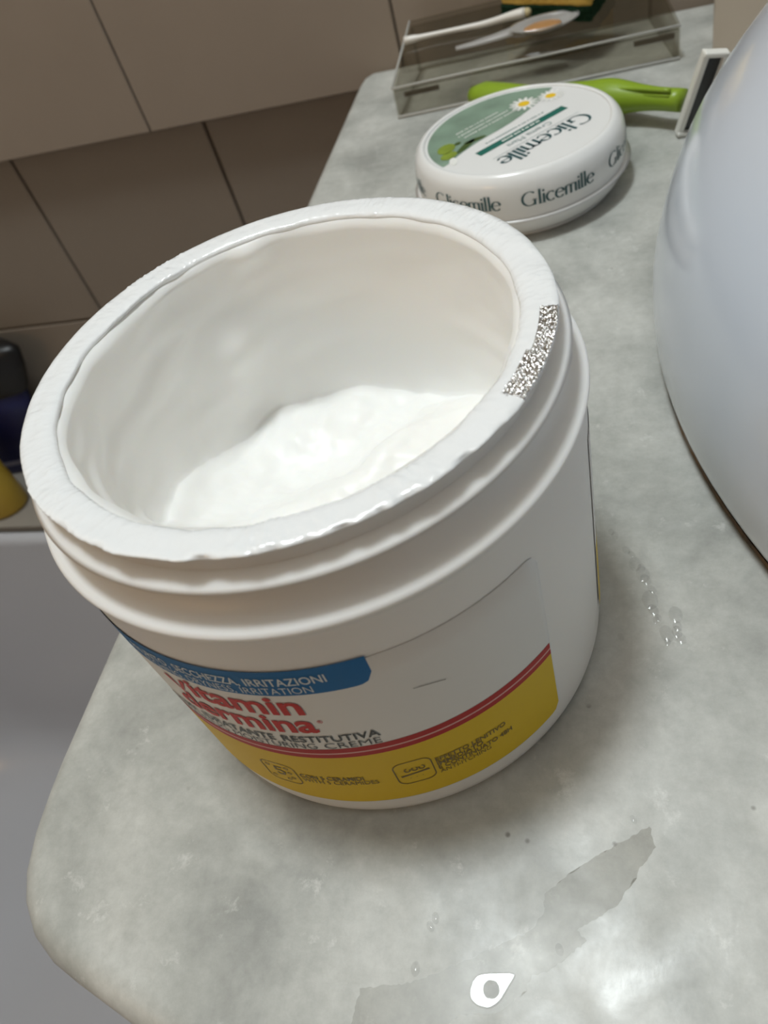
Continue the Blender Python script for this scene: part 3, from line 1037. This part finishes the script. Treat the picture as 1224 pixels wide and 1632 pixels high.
# polished rims that catch the light
V, F = tube([(-TX, TY0 - 0.0002, 0.0009), (TX, TY0 - 0.0002, 0.0009)], 0.0008, 8)
mk('edge_strip', V, F, M['acrylic_edge'], riser)
V, F = tube([(-TX, TY0 - 0.0001, HF - 0.0004), (TX, TY0 - 0.0001, HF - 0.0004)], 0.0006, 8)
mk('edge_strip', V, F, M['acrylic_edge'], riser)
V, F = tube([(-TX, TY0, HF - 0.0004), (-TX * 0.912, TY1, HB - 0.0004)], 0.0006, 8)
mk('edge_strip', V, F, M['acrylic_edge'], riser)
dark_strip_mat = plain('dark_strip', (0.17, 0.14, 0.105), 0.5)  # thin dark brown strips set behind the front panel near both ends
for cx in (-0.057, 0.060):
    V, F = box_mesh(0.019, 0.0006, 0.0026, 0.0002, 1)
    mk('dark_strip', V, F, dark_strip_mat, riser, smooth=False, loc=(cx, TY0 + T + 0.0004, 0.0105))

# ---- things on the tray
rzm = Matrix.Rotation(math.radians(3.4), 4, 'Z')
slope = math.atan2(HB - HF, TY1 - TY0)
def on_tray(name, wx, wy, rz, lift=0.0):
    """empty standing on the sloping plate at world x, y"""
    loc = rzm.inverted() @ Vector((wx - 0.0213, wy - 0.352, 0))
    e = empty(name, (wx, wy, hz(loc.y) + lift))
    e.rotation_euler = (Matrix.Rotation(math.radians(3.4), 3, 'Z') @ Matrix.Rotation(slope, 3, 'X') @ Matrix.Rotation(rz, 3, 'Z')).to_euler()
    return e
sponge = on_tray('sponge', 0.0365, 0.3645, math.radians(-27), 0.0002)
tag(sponge, 'yellow kitchen sponge with a dark green scouring pad lying on the acrylic tray', 'sponge')
def rough_box(sx, sy, z0_, z1_, amp, div=14):
    bm = bmesh.new()
    bmesh.ops.create_cube(bm, size=1.0)
    for v in bm.verts:
        v.co.x *= sx; v.co.y *= sy; v.co.z = z0_ if v.co.z < 0 else z1_
    bmesh.ops.subdivide_edges(bm, edges=list(bm.edges), cuts=div, use_grid_fill=True)
    for v in bm.verts:
        k = v.co * 700
        d_ = Vector((nz(k.x, k.y, k.z), nz(k.x + 31, k.y, k.z), 0.5 * nz(k.x, k.y + 57, k.z)))
        v.co += d_ * amp
        v.co.z = max(v.co.z, z0_)
    bm.verts.index_update()
    V = [v.co.copy() for v in bm.verts]; F = [tuple(w.index for w in f.verts) for f in bm.faces]
    bm.free(); return V, F
V, F = rough_box(0.050, 0.030, 0.0003, 0.0075, 0.0007); mk('scouring_pad', V, F, M['sponge_g'], sponge)
V, F = rough_box(0.049, 0.029, 0.0078, 0.024, 0.0009); mk('foam', V, F, M['sponge_y'], sponge)

st = on_tray('plastic_stick', -0.0125, 0.3545, math.radians(-4.5), 0.0021)
tag(st, 'thin white plastic stick with a flared end lying on the acrylic tray', 'stick')
pp, rr = [], []
for k in range(25):
    t = k / 24
    pp.append((-0.033 + 0.066 * t, 0.0012 * math.sin(t * 3), 0.0004 + 0.0022 * sstep(0.6, 1.0, t)))
    rr.append(0.0019 - 0.0006 * math.exp(-((t - 0.35) / 0.3) ** 2) + 0.0008 * sstep(0.75, 1.0, t) + (0.0004 if t < 0.1 else 0))
V, F = tube(pp, rr, 12, 0.9); mk('shaft', V, F, M['stick'], st)
V, F = tube([(0.0331, 0.0, 0.0027), (0.0350, 0.0, 0.0029), (0.0362, 0.0, 0.0030)], [0.0024, 0.0023, 0.0012], 12, 0.9)
mk('tip', V, F, plain('yellowed_tip', (0.50, 0.42, 0.24), 0.5), st)

sc_ = on_tray('plastic_scoop', 0.0185, 0.3395, math.radians(1), 0.0003)
tag(sc_, 'small clear plastic scoop holding brown residue in front of the sponge', 'scoop')
# bowl: shallow ellipse shell, handle to the left
V, F = [], []
nr_, nn_ = 8, 32
def shell(off, inv):
    base = len(V)
    for i in range(nr_ + 1):
        t = i / nr_
        for k in range(nn_):
            a = 2 * math.pi * k / nn_
            V.append((0.012 + 0.0175 * t * math.cos(a), 0.0068 * t * math.sin(a), 0.0003 + off + 0.0048 * t * t))
    for i in range(nr_):
        for k in range(nn_):
            k2 = (k + 1) % nn_
            f = (base + i * nn_ + k, base + i * nn_ + k2, base + (i + 1) * nn_ + k2, base + (i + 1) * nn_ + k)
            F.append(f if inv else f[::-1])
shell(0.0, False); shell(0.0007, True)
b1 = nr_ * nn_; b2_ = (nr_ + 1) * nn_ + nr_ * nn_
for k in range(nn_):
    k2 = (k + 1) % nn_
    F.append((b1 + k, b1 + k2, b2_ + k2, b2_ + k))
weld(mk('bowl', V, F, M['clear_plastic'], sc_))
V, F = tube([(-0.034 + 0.030 * k / 10, 0.0005, 0.0022 + 0.0018 * (k / 10) ** 2) for k in range(11)], [0.0014 + 0.0016 * (k / 10) for k in range(11)], 10, 0.6)
mk('handle', V, F, M['clear_plastic'], sc_)
V, F = lathe([(0.01, 0.0), (5.0, 0.9), (8.6, 2.5), (8.2, 3.1), (5, 3.6), (0.01, 3.8)], 32)
V = [(v[0] * 1.12 + 0.011, v[1] * 0.55, v[2] * 0.75 + 0.0014) for v in V]
weld(mk('residue', V, F, M['amber'], sc_))

# ------------------------------------------------------------------ water and specks on the marble
pud = [(7.2, -92.1), (7.9, -86.2), (15.9, -84.4), (19.6, -83.1), (27.5, -79.1), (34.5, -75.4), (40.3, -72.0), (42.1, -68.7), (42.2, -65.6), (46.6, -61.6), (52.1, -57.5), (56.3, -54.7), (62.5, -50.8), (63.5, -54.7), (59.1, -61.0), (56.1, -65.8), (52.6, -68.6), (48.5, -71.3), (50.2, -73.0), (46.8, -76.0), (43.5, -78.8), (40.4, -80.0), (39.4, -82.4), (36.1, -85.5), (34.1, -86.8), (27.8, -87.9), (25.3, -89.6), (20.0, -96.0), (8.0, -97.0)]
pud = pud[::-1]
dense = []
for i in range(len(pud)):
    a = Vector(pud[i]); b2 = Vector(pud[(i + 1) % len(pud)])
    m_ = max(2, int((b2 - a).length / 0.5))
    t_ = (b2 - a).normalized(); n_ = Vector((-t_.y, t_.x))
    for k in range(m_):
        q = a.lerp(b2, k / m_)
        q += n_ * (0.45 * nz(q.x * 0.9, q.y * 0.9, 2) + 0.22 * nz(q.x * 2.5, q.y * 2.5, 7))
        dense.append(q * MM)
area = sum(dense[i].x * dense[(i + 1) % len(dense)].y - dense[(i + 1) % len(dense)].x * dense[i].y for i in range(len(dense)))
if area < 0: dense = dense[::-1]
bm = bmesh.new()
f = bm.faces.new([bm.verts.new((q.x, q.y, 0.00008)) for q in dense])
bmesh.ops.triangulate(bm, faces=[f])
me = bpy.data.meshes.new('water_film'); bm.to_mesh(me); bm.free()
me.materials.append(M['water'])
wf = bpy.data.objects.new('water_film', me); COL.objects.link(wf)
tag(wf, 'thin irregular film of spilled water on the marble in front of the jar', 'water')

# thicker drop in the film, flat and mirror-like, with a bubble in it
tear = [(29.2, -85.2), (29.0, -83.6), (29.5, -82.0), (30.6, -80.9), (32.2, -80.5), (34.4, -80.2), (36.6, -79.9), (37.4, -80.1), (37.3, -80.8), (36.4, -82.2), (35.5, -84.0), (34.3, -85.6), (32.6, -86.4), (30.6, -86.2)]
tp = smooth_poly([Vector(q) * MM for q in tear[::-1]], 2)
area = sum(tp[i].x * tp[(i + 1) % len(tp)].y - tp[(i + 1) % len(tp)].x * tp[i].y for i in range(len(tp)))
if area < 0: tp = tp[::-1]
bc = Vector((0.0331, -0.0832))
hole = [bc + Vector((math.cos(2 * math.pi * k / 32), math.sin(2 * math.pi * k / 32))) * 0.00155 for k in range(32)]
bm = bmesh.new()
la = [bm.verts.new((q.x, q.y, 0.00013)) for q in tp]
lb = [bm.verts.new((q.x, q.y, 0.00050)) for q in offset_poly(tp, 0.00022)]
lh = [bm.verts.new((q.x, q.y, 0.00050)) for q in hole]
for i in range(len(tp)):
    j = (i + 1) % len(tp)
    bm.faces.new((la[i], la[j], lb[j], lb[i]))
es = [bm.edges.get((lb[i], lb[(i + 1) % len(lb)])) for i in range(len(lb))]
es += [bm.edges.new((lh[i], lh[(i + 1) % len(lh)])) for i in range(len(lh))]
bmesh.ops.triangle_fill(bm, edges=es, use_beauty=True, use_dissolve=False, normal=(0, 0, 1))
bmesh.ops.recalc_face_normals(bm, faces=bm.faces)
up_ = sum(f.normal.z * f.calc_area() for f in bm.faces)
if up_ < 0: bmesh.ops.reverse_faces(bm, faces=bm.faces)
me = bpy.data.meshes.new('water_drop'); bm.to_mesh(me); bm.free()
me.materials.append(M['drop'])
wd = bpy.data.objects.new('water_drop', me); COL.objects.link(wd)
tag(wd, 'shiny teardrop shaped drop of water reflecting the lamp in front of the jar', 'water drop')
V, F = lathe([(0.01, 1.1), (0.35, 1.06), (0.7, 0.93), (1.05, 0.72), (1.35, 0.52), (1.5, 0.46)], 32)
bub = weld(mk('water_bubble', V, F, M['drop'], None, loc=(bc.x, bc.y, 0.0)))
tag(bub, 'tiny round bubble in the middle of the shiny teardrop of water', 'bubble')

drops = [(56.6, 25.7, 0.87), (57.5, 24.4, 1.04), (60.2, 19.5, 1.03), (61.5, 18.2, 0.85), (62.2, 15.0, 1.69), (63.7, 13.8, 1.01), (64.0, 11.8, 1.84), (64.6, 10.1, 1.33), (65.9, 7.2, 0.99), (65.3, 4.1, 2.13), (65.9, 1.1, 1.3), (66.4, -1.7, 0.8), (67.0, -1.2, 0.81), (70.9, -0.2, 1.79), (71.1, -3.4, 1.13), (70.9, -5.0, 1.28), (71.6, -6.7, 1.27), (68.6, -5.5, 1.76), (68.6, -7.7, 0.79), (58.2, -6.6, 0.8)]
V, F = lathe([(0.01, 0.27), (0.2, 0.26), (0.4, 0.227), (0.6, 0.172), (0.8, 0.097), (1.0, 0.01)], 20)
d0 = None
near_film = [(21.0, -72.3, 0.85), (20.2, -73.9, 0.8), (18.2, -81.6, 1.0), (45.3, -75.0, 0.83), (59.5, -49.6, 0.72)]
for i, (x, y, w) in enumerate(drops + near_film):
    if d0 is None:
        d0 = weld(mk('water_droplet', V, F, M['drop'], None, loc=(x * MM, y * MM, 0)))
        o = d0
    else:
        o = inst(d0, None, (x * MM, y * MM, 0), random.uniform(0, 3))
    s = w * 1.0
    o.scale = (s * 1.35, s * 0.9, s * 0.8)
    o.rotation_euler = (0, 0, math.radians(random.uniform(-90, -50)))
    if i < len(drops):
        tag(o, 'tiny water droplet in the trail on the marble between jar and basin', 'droplet', 'water droplets beside the jar')
    else:
        tag(o, 'tiny water droplet beside the water film in front of the jar', 'droplet', 'water droplets beside the water film')
